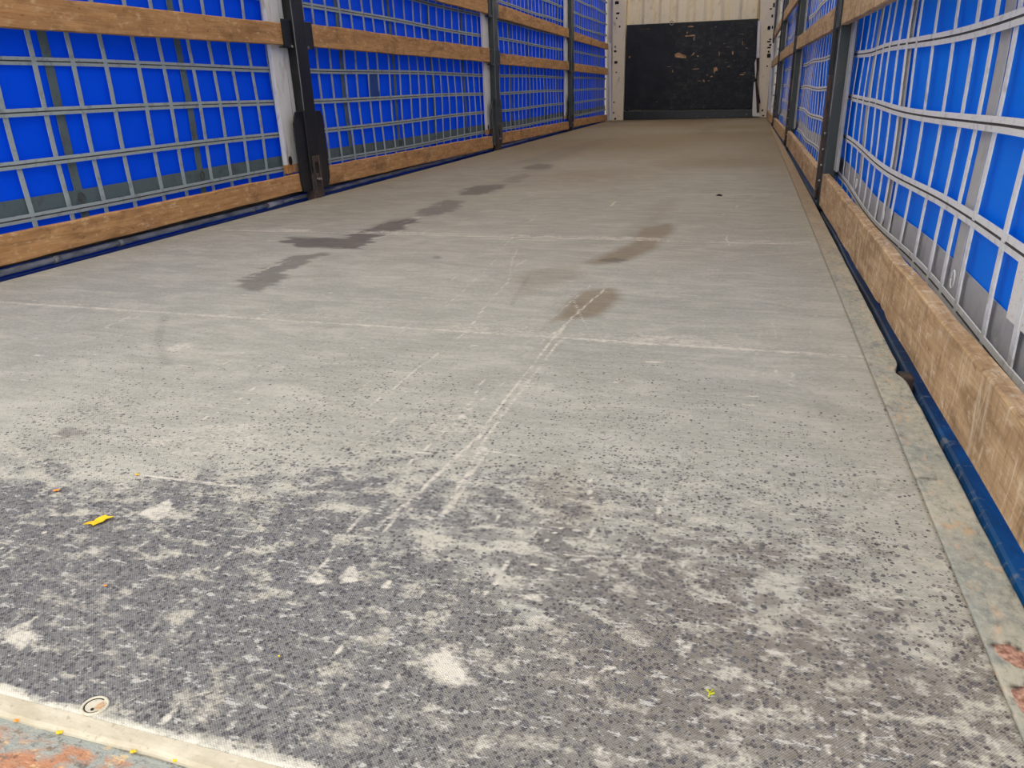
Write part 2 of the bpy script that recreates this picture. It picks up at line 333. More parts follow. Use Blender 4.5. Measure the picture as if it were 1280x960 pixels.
def mat_board_panel():
    t = NT('black phenolic plywood'); v = t.coord(); at = t.n('ShaderNodeAttribute', attribute_name='marks'); sp = t.n('ShaderNodeSeparateColor'); t.set(sp, 0, at.outputs['Color'])
    n = t.noise(v, 5, 5, 0.7); n2 = t.noise(t.coord((1, 1, 1.3)), 15, 6, 0.75); n3 = t.noise(t.coord((1, 1, 1.6)), 17, 5, 0.75)
    c = t.mix(t.ramp(n, 0.4, 0.7), (0.009, 0.012, 0.017), (0.020, 0.025, 0.031))
    c = t.mix(t.math('MULTIPLY', sp.outputs[1], t.math('MULTIPLY', t.ramp(n2, 0.5, 0.75), 0.7)), c, (0.11, 0.11, 0.105))
    c = t.mix(t.math('MULTIPLY', sp.outputs[1], t.math('MULTIPLY', t.ramp(n3, 0.62, 0.74), 0.6)), c, (0.16, 0.155, 0.14))
    c = t.mix(t.math('MULTIPLY', t.math('SUBTRACT', t.math('ADD', sp.outputs[0], t.math('MULTIPLY', t.math('SUBTRACT', n2, 0.5), 0.9)), 0.4), 8.0, True), c, t.mix(t.ramp(n3, 0.35, 0.6), lin(120, 86, 60), lin(200, 156, 112)))
    return t.done(t.pbr(c, 0.5, 0, t.bump(n2, 0.1), 0.3))
M['panel'] = mat_board_panel()

# ------------------------------------------------------------------ painting masks on a grid
def vnoise(x, y, f, seed=0):
    r = np.random.default_rng(seed); tab = r.random((256, 256)); X = x * f; Y = y * f; xi = np.floor(X).astype(int); yi = np.floor(Y).astype(int); u = X - xi; v = Y - yi
    u = u * u * (3 - 2 * u); v = v * v * (3 - 2 * v); g = lambda a, b: tab[a % 256, b % 256]
    return (g(xi, yi) * (1 - u) + g(xi + 1, yi) * u) * (1 - v) + (g(xi, yi + 1) * (1 - u) + g(xi + 1, yi + 1) * u) * v
def sd_line(X, Y, pts):
    d = np.full(X.shape, 1e9)
    for (ax, ay), (bx, by) in zip(pts[:-1], pts[1:]):
        vx, vy = bx - ax, by - ay; L = vx * vx + vy * vy + 1e-12; h = np.clip(((X - ax) * vx + (Y - ay) * vy) / L, 0, 1)
        d = np.minimum(d, np.hypot(X - ax - h * vx, Y - ay - h * vy))
    return d
def inside(X, Y, pts):
    r = np.zeros(X.shape, bool); n = len(pts)
    for i in range(n):
        (x0, y0), (x1, y1) = pts[i], pts[(i + 1) % n]
        c = ((y0 > Y) != (y1 > Y)) & (X < (x1 - x0) * (Y - y0) / (y1 - y0 + 1e-12) + x0); r ^= c
    return r
def poly_mask(X, Y, pts, soft): 
    d = sd_line(X, Y, pts + pts[:1]); s = np.where(inside(X, Y, pts), d, -d); return np.clip(s / soft + 0.5, 0, 1)
def grid_object(name, xs, ys, zf, marks, mat, xmap=None, upright=False):
    nx, ny = len(xs), len(ys); GX, GY = np.meshgrid(xs, ys)
    if xmap is not None: GX = xmap(GX, GY)
    co = np.zeros((ny * nx, 3)); 
    if upright: co[:, 0] = GX.ravel(); co[:, 1] = zf; co[:, 2] = GY.ravel()
    else: co[:, 0] = GX.ravel(); co[:, 1] = GY.ravel(); co[:, 2] = zf
    i = np.arange(nx - 1)[None, :] + np.arange(ny - 1)[:, None] * nx
    fa = np.stack([i, i + 1, i + 1 + nx, i + nx], -1).reshape(-1, 4)
    # skirt: give the sheet real thickness
    return co, fa, GX, GY
def mesh_from(name, co, fa, mat, colors, thick_vec=None, border=None):
    co = np.asarray(co); n0 = len(co); faces = fa
    if thick_vec is not None:
        bi = border; low = co[bi] + np.array(thick_vec); co = np.vstack([co, low]); m = len(bi); k = np.arange(m); kn = (k + 1) % m
        side = np.stack([bi[k], n0 + k, n0 + kn, bi[kn]], -1); faces = np.vstack([fa, side]); colors = np.vstack([colors, colors[bi]])
    me = bpy.data.meshes.new(name); me.vertices.add(len(co)); me.vertices.foreach_set('co', co.ravel().astype(np.float32))
    me.loops.add(faces.size); me.loops.foreach_set('vertex_index', faces.ravel().astype(np.int32))
    me.polygons.add(len(faces)); me.polygons.foreach_set('loop_start', (np.arange(len(faces)) * 4).astype(np.int32))
    me.update(calc_edges=True); me.validate()
    a = me.color_attributes.new('marks', 'FLOAT_COLOR', 'POINT'); a.data.foreach_set('color', np.clip(colors, 0, 1).ravel().astype(np.float32))
    me.materials.append(mat); o = bpy.data.objects.new(name, me); COL.objects.link(o); return o
def border_idx(nx, ny):
    a = list(range(nx)); b = [nx * j + nx - 1 for j in range(1, ny)]; c = [nx * (ny - 1) + i for i in range(nx - 2, -1, -1)]; d = [nx * j for j in range(ny - 2, 0, -1)]
    return np.array(a + b + c + d)
F = lambda *p: [fl(*q) for q in p]

# ------------------------------------------------------------------ the setting: deck
XS = 1.187                                     # joint between deck and edge strip
xs = np.linspace(-W, XS, 440)
ys = np.concatenate([np.arange(Y0, 1.05, 0.004), np.arange(1.05, 2.7, 0.008), np.arange(2.7, YF + 0.05, 0.03)])
co, fa, GX, GY = grid_object('floor', xs, ys, 0.0, None, None)
wx = GX + (vnoise(GX, GY, 9, 1) - 0.5) * 0.02 + (vnoise(GX, GY, 30, 2) - 0.5) * 0.008
wy = GY + (vnoise(GX, GY, 9, 3) - 0.5) * 0.02 + (vnoise(GX, GY, 30, 4) - 0.5) * 0.008
AN = [(0,500,.04),(300,490,.05),(640,490,.05),(1000,500,.03),(0,440,0),(300,440,0),(640,440,0),(1000,440,0),(0,570,.40),(200,560,.20),(400,545,.22),(640,555,.27),(900,565,.22),(1100,565,.10),
      (0,640,.85),(100,690,.92),(200,650,.88),(400,620,.66),(600,610,.52),(800,640,.58),(1000,640,.46),(1130,640,.22),(600,660,.62),(0,720,.88),(200,730,.92),(400,720,.84),(600,720,.74),(800,700,.78),(1000,720,.72),(1150,720,.56),
      (0,820,.80),(200,820,.88),(400,820,.92),(600,840,.86),(800,820,.84),(1000,820,.78),(1180,820,.62),(200,920,.92),(400,920,.96),(600,920,.94),(800,920,.90),(1000,920,.86),(1200,920,.76)]
num = np.zeros(GX.shape); den = np.zeros(GX.shape)
for px, py, dv in AN:
    ax, ay = fl(px, py); k = 1.0 / (((wx - ax) ** 2 + (wy - ay) ** 2) + 0.002) ** 1.6; num += dv * k; den += k
D = num / den
D *= np.clip((1.42 - GY) / 0.25, 0, 1)
D = np.clip(D + (vnoise(GX, GY, 12, 8) - 0.5) * 0.20 * (D > 0.15) + (vnoise(GX, GY, 34, 9) - 0.5) * 0.22 * (D > 0.15), 0, 1)
P = np.zeros(GX.shape); S = np.zeros(GX.shape); B = np.zeros(GX.shape)
def line(arr, pts, wpx, val, soft=1.0):
    d = sd_line(wx * .35 + GX * .65, wy * .35 + GY * .65, pts); m = np.clip(1.4 - d / (wpx * .55), 0, 1) ** soft * val * np.clip(.25 + 1.5 * vnoise(GX, GY, 40, 91) * vnoise(GX, GY, 9, 92) + .35, 0, 1)
    np.maximum(arr, m, out=arr)
def patch(arr, pts, soft, val):
    np.maximum(arr, poly_mask(wx, wy, pts, soft) * val, out=arr)
# joints between the deck panels, with pale dust packed along them
for y in (1.468, 2.58, 3.78, 4.98, 6.2, 7.4, 8.6, 9.8, 11.0):
    yy = GY + GX * 0.0
    m = np.clip(1.5 - np.abs(yy - y - 0.004) / 0.007, 0, 1) * (0.40 + 0.5 * vnoise(GX, GY * 0, 6, 21 + int(y * 10)))
    P = np.maximum(P, m * (0.95 if y < 3 else 0.45))
    m2 = np.clip(1 - np.abs(yy - y - 0.035) / 0.06, 0, 1) * vnoise(GX, GY, 5, 40 + int(y * 10)) ** 1.3
    P = np.maximum(P, m2 * (0.75 if y < 3 else 0.4))
# long drag scratches running down the deck
for pts, wd, v in [([(645,312),(634,353),(581,415),(532,454),(450,517)],.0045,.75), ([(622,323),(553,388)],.005,.6), ([(704,423),(630,517),(606,552),(555,640)],.006,.75), ([(756,360),(713,399),(647,481),(600,545),(540,600),(470,660)],.006,.8),
                   ([(739,355),(690,397)],.006,.55), ([(717,376),(735,411)],.004,.7), ([(820,350),(840,370)],.003,.5), ([(651,360),(885,370)],.006,.5), ([(608,243),(944,247)],.014,.35), ([(600,298),(790,303)],.02,.45), ([(820,354),(1040,352)],.006,.35),
                   ([(160,593),(230,599),(320,610)],.006,.75), ([(430,555),(620,575)],.003,.75), ([(600,686),(700,691),(780,696)],.0035,.7), ([(450,640),(500,590),(580,520),(640,470)],.004,.6), ([(0,805),(90,745),(150,700),(215,655),(250,635)],.0035,.65),
                   ([(385,725),(400,708),(440,660),(460,635)],.0045,.85), ([(195,915),(225,872),(240,866),(275,862)],.0035,.85), ([(275,925),(290,895)],.003,.5), ([(820,668),(818,648),(838,618)],.004,.7), ([(852,820),(858,800),(862,790)],.0025,.6), ([(730,855),(760,835),(780,845)],.003,.7),
                   ([(870,445),(945,520)],.003,.0), ([(950,410),(940,470)],.012,.35), ([(945,500),(960,440)],.004,.35), ([(150,500),(190,485),(240,470)],.004,.4), ([(0,690),(25,660),(60,640)],.004,.55), ([(640,845),(600,850)],.003,.3), ([(1010,905),(1050,955)],.0025,.6),
                   ([(400,520),(560,505)],.004,.25), ([(20,500),(100,480),(150,465)],.006,.3), ([(560,640),(585,600),(610,560)],.006,.6), ([(980,545),(1050,550)],.004,.3), ([(1040,470),(1080,475)],.006,.3), ([(330,350),(450,280)],.004,.25), ([(200,455),(330,365)],.004,.25)]:
    line(P, F(*pts), wd, v)
for pts, sf, v in [([(375,728),(390,715),(400,728),(392,733)],.008,.9), ([(412,732),(428,710),(440,708),(446,730)],.008,.85), ([(468,735),(480,722),(484,736)],.006,.8), ([(520,815),(560,805),(600,848),(575,852),(540,840)],.018,.8), ([(545,795),(580,800),(590,830)],.02,.5),
                   ([(170,640),(210,622),(222,640),(200,648)],.010,.8), ([(650,738),(680,742),(682,750),(660,746)],.006,.8), ([(735,940),(750,935),(748,952),(738,950)],.005,.9), ([(725,852),(738,850),(735,858)],.005,.9), ([(915,855),(945,852),(942,862)],.008,.6), ([(1090,890),(1130,880),(1180,900)],.015,.5),
                   ([(470,845),(488,838),(484,852)],.006,.7), ([(135,610),(165,590),(150,618)],.012,.5), ([(1050,580),(1130,560),(1150,640),(1080,650)],.06,.25),
                   ([(0,795),(40,780),(60,795),(30,812)],.01,.6), ([(520,520),(600,500),(620,540),(540,550)],.05,.3), ([(150,545),(330,520),(350,560),(200,580)],.05,.3), ([(100,850),(135,840),(150,850)],.01,.4), ([(655,470),(700,478),(690,490),(650,486)],.02,.35), ([(200,435),(235,425),(245,432),(215,440)],.02,.4)]:
    patch(P, F(*pts), sf * .6, v)
# pale dust along the rear edge
m = np.clip(1.2 - (GY - Y0) / 0.008 + (vnoise(GX, GY, 22, 66) - .5) * 1.3, 0, 1); P = np.maximum(P, m * 0.9); D *= (1 - m)
# random small scuffs
rs = np.random.default_rng(5)
for _ in range(420):
    y = 0.40 + rs.random() ** 1.9 * 3.0; x = rs.uniform(-1.15, 1.15)
    if rs.random() < .75: L = rs.uniform(.01, .06); dx, dy = L * .96, L * .12
    else: L = rs.uniform(.03, .22); dx, dy = L * .1, L
    x0i = np.searchsorted(ys, y - .3); x1i = np.searchsorted(ys, y + .3)
    sl = slice(x0i, x1i); d = sd_line(wx[sl], GY[sl] * .5 + wy[sl] * .5, [(x, y), (x + dx * rs.choice([-1, 1]), y + dy)]); mm = np.clip(1.3 - d / rs.uniform(.0010, .0026) / (0.45 + y * .55), 0, 1) * rs.uniform(.25, .85)
    P[sl] = np.maximum(P[sl], mm)
# damp stains near the left side
for pts, sf, v in [([(355,300),(362,296),(395,298),(430,297),(446,290),(468,281),(495,275),(522,273),(512,284),(490,291),(470,296),(446,311),(410,309),(365,307)],.05,1.0), ([(450,285),(495,273),(524,272),(505,287),(470,294),(445,305)],.05,.4), ([(290,362),(330,335),(380,318),(414,315),(385,327),(345,350),(318,364)],.06,.72),
                   ([(522,270),(535,257),(560,250),(586,251),(565,262),(540,270)],.07,.7), ([(570,244),(590,232),(632,231),(622,238),(600,244)],.08,.85), ([(625,228),(645,219),(665,216),(650,228)],.1,.4), ([(653,211),(670,204),(694,206),(680,212)],.1,.75), ([(640,205),(690,188),(740,176),(770,172),(700,200)],.25,.3), ([(80,541),(92,533),(112,531),(120,537),(105,544)],.02,.55),
                   ([(532,321),(540,318),(548,321),(540,323)],.02,.6), ([(752,326),(764,323),(785,326),(770,328)],.02,.65), ([(655,213),(700,206),(680,213)],.1,.3), ([(870,168),(893,167),(898,161),(875,161)],.06,.35)]:
    hx = GX + (vnoise(GX, GY, 14, 51) - .5) * .05 + (vnoise(GX * .25, GY, 60, 52) - .5) * .06; hy = GY + (vnoise(GX, GY, 14, 53) - .5) * .05
    np.maximum(S, poly_mask(hx, hy, F(*pts), sf * .35) * v, out=S)
line(S, F((645,440),(655,455),(660,465)), .006, .3); line(S, F((205,395),(198,430),(208,455)), .02, .25); line(S, F((660,345),(640,380)), .01, .25); line(S, F((500,388),(560,395)), .006, .2)
# brown patches, and a brown tint that deepens towards the front wall
for pts, sf, v in [([(730,330),(790,303),(800,285),(840,278),(845,288),(822,310),(790,325),(750,331)],.10,.75), ([(700,388),(725,362),(760,360),(772,370),(752,395),(690,402)],.06,.7), ([(640,345),(720,330),(730,345),(650,372)],.1,.3), ([(760,300),(810,250),(870,240),(850,280),(800,300)],.4,.45), ([(660,600),(720,580),(760,640),(680,660)],.06,.25), ([(680,780),(860,800),(900,930),(740,900)],.08,.35), ([(900,760),(1020,760),(1100,900),(940,900)],.08,.25)]:
    patch(B, F(*pts), sf * .5, v)
far_brown = np.clip((GY - 2.0) / 5.0, 0, 1) ** .8 * 0.92 + (vnoise(GX, GY, 1.3, 77) - .5) * 0.35 * (GY > 2.0) * np.clip((GY - 2.0), 0, 1)
B = np.maximum(B, np.clip(far_brown, 0, 1)); P *= np.clip(1.25 - GY * 0.08, 0.3, 1)
cols = np.stack([D, P, S, B], -1).reshape(-1, 4)
tag(mesh_from('floor', co, fa, M['deck'], cols, (0, 0, -0.03), border_idx(len(xs), len(ys))), kind='structure')

# edge strip on the right: along the deck, chipped to bare wood near the rear
us = np.linspace(0, 1, 22); ys2 = np.concatenate([np.arange(0.30, 1.2, 0.006), np.arange(1.2, 3, 0.012), np.arange(3, YF + .05, 0.06)])
def smap(U, Y): 
    outer = np.interp(Y, [0, 3.7, 6.8, 9.85, 12.6], [1.240, 1.239, 1.232, 1.208, 1.185])
    notch = 0.012 * np.exp(-((Y - 1.40) / 0.03) ** 2) + 0.0012 * (vnoise(Y, Y * 0, 18, 3) - .5); return XS + 0.0015 + U * (outer - notch - XS - 0.0015)
co, fa, GX2, GY2 = grid_object('s', us, ys2, 0.0005, None, None, smap)
ch = np.zeros(GX2.shape); dk = np.zeros(GX2.shape); br = np.clip((GY2 - 1.8) / 2.0, 0, 1) * 0.7
for pts in [[(1238,806),(1262,806),(1282,818),(1290,842),(1266,832),(1250,822)], [(1262,860),(1285,858),(1295,905),(1276,890)]]:
    ch = np.maximum(ch, poly_mask(GX2, GY2, F(*pts), .006))
for pts, v in [([(1240,806),(1262,806),(1280,816)], 1.0), ([(1262,861),(1282,858)], 1.0), ([(1150,597),(1170,599)], .9), ([(987,212),(997,210)], .8)]:
    dk = np.maximum(dk, np.clip(1.4 - sd_line(GX2, GY2, F(*pts)) / .0022, 0, 1) * v)
tag(mesh_from('trim_1', co, fa, M['strip'], np.stack([ch, dk, br, br * 0 + 1], -1).reshape(-1, 4), (0, 0, -0.05), border_idx(len(us), len(ys2))), kind='structure')

# rear sill: pale rounded lip and the rough rusty step below it
mb = MB(); rings = []
ysl = [Y0 - 0.0005, Y0 - 0.006, Y0 - 0.013, Y0 - 0.016, Y0 - 0.0175]; zsl = [-0.0002, -0.0006, -0.0016, -0.004, -0.012]
xsl = np.linspace(-W, 1.19, 160)
for y, z in zip(ysl, zsl):
    rings.append([mb.bm.verts.new((x, y + (vnoise(np.array([x]), np.array([y]), 16, 2)[0] - .5) * .004 * (z < -.001), z)) for x in xsl])
for a, b in zip(rings[:-1], rings[1:]):
    for k in range(len(xsl) - 1): mb.bm.faces.new([a[k], a[k + 1], b[k + 1], b[k]])
t = NT('dusty pale lip'); v = t.coord((0.4, 1, 1)); n = t.noise(v, 40, 5, 0.7); c = t.mix(t.ramp(n, .35, .65), lin(214, 205, 184), lin(186, 176, 152)); n2 = t.noise(t.coord(), 150, 3); c = t.mix(t.math('MULTIPLY', t.ramp(n2, .6, .7), .5), c, lin(150, 140, 116)); M['lip'] = t.done(t.pbr(c, .85, 0, t.bump(n, .3, .002), .2))
struct('trim_2', mb, M['lip'])
mb = MB(); mb.box(-W - .04, 1.30, 0.05, Y0 - 0.0165, -0.20, -0.006, .002); struct('trim_3', mb, M['sill'])
mb = MB(); mb.box(-W - .04, 1.26, Y0, YF + .1, -0.16, -0.0505); struct('trim_4', mb, M['black'])   # chassis below the deck

# ground and roof
mb = MB(); mb.box(-14, 14, -14, 24, -1.35, -1.25); struct('ground', mb, M['asphalt'])
mb = MB(); mb.box(-1.36, 1.36, 0.33, YF + .1, ZTOP, ZTOP + .004); struct('ceiling', mb, M['roof'])
for k, sx in ((5, -1), (6, 1)):
    mb = MB(); mb.box(min(sx * 1.29, sx * 1.37), max(sx * 1.29, sx * 1.37), 0.33, YF + .1, ZTOP - .09, ZTOP - .002, .006); struct('trim_%d' % k, mb, M['cream'])

# front wall: cream corrugated sheet
mb = MB(); xl, xr = -1.24, 1.20; prof = []; x = xl; per = 0.255; ph = fy(800, 15)[0]
x0 = ph - per * 3
while x0 < xr + per:
    prof += [(x0 - .070, .0), (x0 - .022, 0.05), (x0 + .022, 0.05), (x0 + .070, .0)]; x0 += per
prof = [(min(max(a, xl), xr), b) for a, b in prof]
fr = [mb.bm.verts.new((a, YF + 0.03 - (0.03 - b), 0.9)) for a, b in prof]; tp = [mb.bm.verts.new((a, YF + b, ZTOP)) for a, b in prof]
bk = [mb.bm.verts.new((a, YF + b + .004, 0.9)) for a, b in prof]; bt = [mb.bm.verts.new((a, YF + b + .004, ZTOP)) for a, b in prof]
for k in range(len(prof) - 1):
    mb.bm.faces.new([fr[k], fr[k + 1], tp[k + 1], tp[k]]); mb.bm.faces.new([bk[k], bk[k + 1], bt[k + 1], bt[k]]); mb.bm.faces.new([fr[k], fr[k + 1], bk[k + 1], bk[k]]); mb.bm.faces.new([tp[k], tp[k + 1], bt[k + 1], bt[k]])
bmesh.ops.remove_doubles(mb.bm, verts=mb.bm.verts, dist=1e-5)
struct('wall_front', mb, M['cream'])
mb = MB(); mb.box(-1.37, 1.37, YF + .063, YF + .08, -.2, ZTOP); struct('wall_front_backing', mb, M['cream'])

# ------------------------------------------------------------------ the front end fittings
PX = lambda px, py: fy(px, py, YF)
TL, TR, BL, BR = PX(784, 31.5), PX(948, 23.5), PX(780.5, 137), PX(942.5, 136)
gx = np.linspace(0, 1, 170); gz = np.linspace(0, 1, 110); U, V = np.meshgrid(gx, gz)
PXx = (BL[0] * (1 - U) + BR[0] * U) * (1 - V) + (TL[0] * (1 - U) + TR[0] * U) * V; PZz = (BL[1] * (1 - U) + BR[1] * U) * (1 - V) + (TL[1] * (1 - U) + TR[1] * U) * V
YP = YF - 0.035; co = np.stack([PXx.ravel(), np.full(PXx.size, YP), PZz.ravel()], -1)
ii = np.arange(169)[None, :] + np.arange(109)[:, None] * 170; fa = np.stack([ii, ii + 1, ii + 171, ii + 170], -1).reshape(-1, 4)
FP = lambda *p: [fy(a, b, YP) for a, b in p]
chip = np.zeros(U.shape); s6 = lambda x, y: (770 + x / 6.4, 10 + y / 6.4)
for pts, v in [([(470,370),(500,358),(560,380),(560,400),(510,398),(475,395)],1), ([(560,150),(600,138),(635,148),(600,156)],.85), ([(535,218),(630,212),(640,225),(560,232)],.7), ([(595,390),(615,360),(632,352),(620,375)],.8), ([(640,375),(668,380),(668,392),(645,390)],.7), ([(780,480),(805,470),(815,500),(785,505)],1), ([(925,345),(942,340),(940,375),(928,372)],.8),
               ([(600,488),(665,480),(668,490),(610,494)],.8), ([(100,382),(120,388),(105,408)],.7), ([(690,572),(705,575),(712,595),(704,594)],.9), ([(195,168),(280,164),(280,172),(200,174)],.6), ([(448,492),(460,488),(458,520),(450,518)],.6), ([(446,318),(456,322),(452,348)],.6), ([(440,745),(498,740),(498,748),(445,750)],.6), ([(300,750),(340,748),(342,754),(305,756)],.5), ([(522,318),(532,322),(530,342)],.5)]:
    chip = np.maximum(chip, poly_mask(PXx, PZz, FP(*[s6(*q) for q in pts]), .02) * v)
rc = np.random.default_rng(3)
for _ in range(46):
    u0, v0 = rc.uniform(.33, .97), rc.uniform(.25, .97); a_ = BL[0] + (BR[0] - BL[0]) * u0; b_ = BL[1] + (TL[1] - BL[1]) * v0; l_ = rc.uniform(.008, .06); vert = rc.random() < .4
    chip = np.maximum(chip, np.clip(1.3 - sd_line(PXx, PZz, [(a_, b_), (a_ + (0 if vert else l_), b_ + (l_ if vert else 0))]) / rc.uniform(.006, .014), 0, 1) * rc.uniform(.35, .75))
scr = np.clip((U - .28) / .15, 0, 1) * np.clip(1.15 - V * .1, 0, 1) * (0.5 + 0.7 * vnoise(U, V, 7, 4))
pn = thing('plywood_panel', (float((BL[0] + BR[0]) / 2), YP, float(BL[1])), 'black scuffed plywood panel with chipped patches on the cream front wall', 'panel')
o = mesh_from('panel_board', co, fa, M['panel'], np.stack([chip, scr, chip * 0, chip * 0 + 1], -1).reshape(-1, 4), (0, 0.022, 0), border_idx(170, 110)); o.parent = pn; o.location = -pn.location
mb = MB(); ex, ez = PX(840, 29); mb.tube([(ex + .028 * math.cos(a), YP - .008 + .004 * math.sin(a), ez + .028 * math.sin(a)) for a in np.linspace(.4, 2 * math.pi - .4, 18)], .006, 8); o = mb.build('wire_hook', M['worn'], pn); o['label'] = 'bent wire hook on the top edge'

kp = thing('kick_plate', (0, YF - .05, 0), 'dark steel kick plate with bolts along the foot of the front wall', 'plate')
a, b, c2, d2 = PX(780, 150), PX(942.5, 147.5), PX(780, 139), PX(942.5, 136.5)
mb = MB(); mb.prism([(a[0], 0.003), (b[0], 0.003), (d2[0], d2[1] + .004), (c2[0], c2[1])], 'y', YF - .065, YF - .03, bev=.005); kpl = mb.build('plate', M['kick'], kp)
for px, py in ((784.5, 137), (838.5, 136), (879, 134.5), (936, 133.5)):
    x, z = PX(px, py); mb = MB(); mb.tube([(x, YF - .036, z), (x, YF - .058, z), (x, YF - .066, z)], [.018, .018, .010], 12); mb.build('bolt', M['kick'], kpl)

def corner_post(name, l0, l1, b0, b1, ywid, label, slots, side):
    xa, xb = PX(*l0)[0], PX(*l1)[0]; xc, xd = PX(*b0)[0], PX(*b1)[0]
    r = thing(name, ((xc + xd) / 2, YF - .05, 0), label, 'post')
    zt = ZTOP - .1; z1 = PX(*l0)[1]
    ext = lambda lo, hi: lo + (hi - lo) * (zt - .0) / z1
    mb = MB(); mb.prism([(xc, .002), (xd, .002), (ext(xd, xb), zt), (ext(xc, xa), zt)], 'y', YF - .10, YF + .03, bev=.008); mb.build('column', M['cream_post'], r)
    # slotted rail for the lashing hooks
    for px, py, ww, hh in slots:
        x, z = fy(px, py, YF - .10); mb = MB(); mb.box(x - ww / 2, x + ww / 2, YF - .1035, YF - .096, z - hh / 2, z + hh / 2, min(ww, hh) * .2); mb.build('slot', M['hole'], r)
    for py in np.linspace(12, 140, 4):
        x, z = fy(*( (780 - (py) * .012, py) if side < 0 else (952 - py * .01, py)), YF - .10); mb = MB(); mb.tube([(x, YF - .098, z), (x, YF - .106, z)], .008, 10); mb.build('rivet', M['cream_post'], r)
    return r
z8 = lambda x, y: (690 + x / 8.727, y / 8.727)
SL = [(*z8(708, 30), .06, .04), (*z8(718, 145), .05, .025), (*z8(705, 200), .02, .03), (*z8(738, 290), .025, .03), (*z8(690, 510), .018, .035), (*z8(690, 560), .04, .03), (*z8(697, 680), .05, .04), (*z8(700, 790), .02, .02), (767.5, 128, .022, .022), (767, 141, .02, .03), (769, 148.5, .03, .03)]
corner_post('corner_post', (767.5, 0), (783.5, 0), (766, 151), (780, 150), .15, 'cream corner post with dark slots at the left of the black panel', SL, -1)
z9 = lambda x, y: (940 + x / 8.73, y / 8.73)
SR = [(*z9(240, 55), .025, .06), (*z9(205, 98), .03, .02), (*z9(222, 175), .025, .04), (*z9(185, 305), .04, .05), (*z9(222, 298), .02, .04), (*z9(200, 430), .03, .02), (*z9(185, 455), .05, .02), (*z9(200, 490), .03, .03), (*z9(185, 520), .05, .02), (*z9(182, 565), .025, .03), (*z9(183, 608), .05, .055), (*z9(165, 722), .02, .02), (953, 138, .025, .03), (954, 144.5, .03, .02)]
corner_post('corner_post', (950.5, 0), (970, 0), (947.5, 146.5), (958, 146), .15, 'cream corner post with chipped slots at the right of the black panel', SR, 1)
# narrow white rails standing just beside the corner posts
for (p0, p1, lab) in (((762.5, 54), (763.5, 150), 'thin white painted rail beside the left corner post'), ((966.5, 54), (961, 138), 'thin white painted rail beside the right corner post')):
    (xa, za), (xb, zb) = fy(*p0, YF - .13), fy(*p1, YF - .13); mb = MB()
    mb.prism([(xb - .016, max(zb, .002)), (xb + .016, max(zb, .002)), (xa + .016, za), (xa - .016, za)], 'y', YF - .15, YF - .12, bev=.003); tag(mb.build('edge_rail', M['plastic']), lab, 'rail')
# white strip and brown strap hanging at the right edge of the panel
(xa, za), (xb, zb) = fy(949.0, 26, YF - .12), fy(947.2, 72, YF - .12); mb = MB(); mb.prism([(xb - .021, zb), (xb + .021, zb), (xa + .021, za), (xa - .018, za)], 'y', YF - .124, YF - .118, bev=.001); tag(mb.build('plastic_strip', M['plastic']), 'white plastic strip fixed upright at the right edge of the black panel', 'strip')
bs = thing('lashing_strap', (*[fy(947, 142, YF - .12)[0]], YF - .12, 0), 'dark brown strap hanging knotted at the foot of the right corner post', 'strap')
zz = lambda x, y: fy(930 + x / 6, y / 6, YF - .12)
def flat(poly, y0, y1): 
    m_ = MB(); m_.prism([zz(*q) for q in poly], 'y', y0, y1, bev=.002); return m_
flat([(92,438),(116,432),(112,500),(98,590),(88,592),(94,520)], YF - .126, YF - .118).build('upper_band', M['brownstrap'], bs)
flat([(78,596),(88,588),(100,592),(98,610),(84,612)], YF - .138, YF - .118).build('knot', M['hole'], bs)
flat([(84,612),(98,610),(112,700),(124,770),(112,780),(114,840),(96,848),(90,720)], YF - .128, YF - .119).build('tail', M['brownstrap'], bs)
mb = MB(); mb.prism([zz(*q) for q in [(80,470),(92,440),(94,560),(84,590)]], 'y', YF - .116, YF - .108); mb.prism([zz(*q) for q in [(74,620),(84,612),(92,700),(96,848),(126,850),(128,872),(64,872),(62,840),(68,700)]], 'y', YF - .117, YF - .1085, bev=.002); o = mb.build('white_padding', M['plastic'], bs); o['label'] = 'white padding behind the strap'

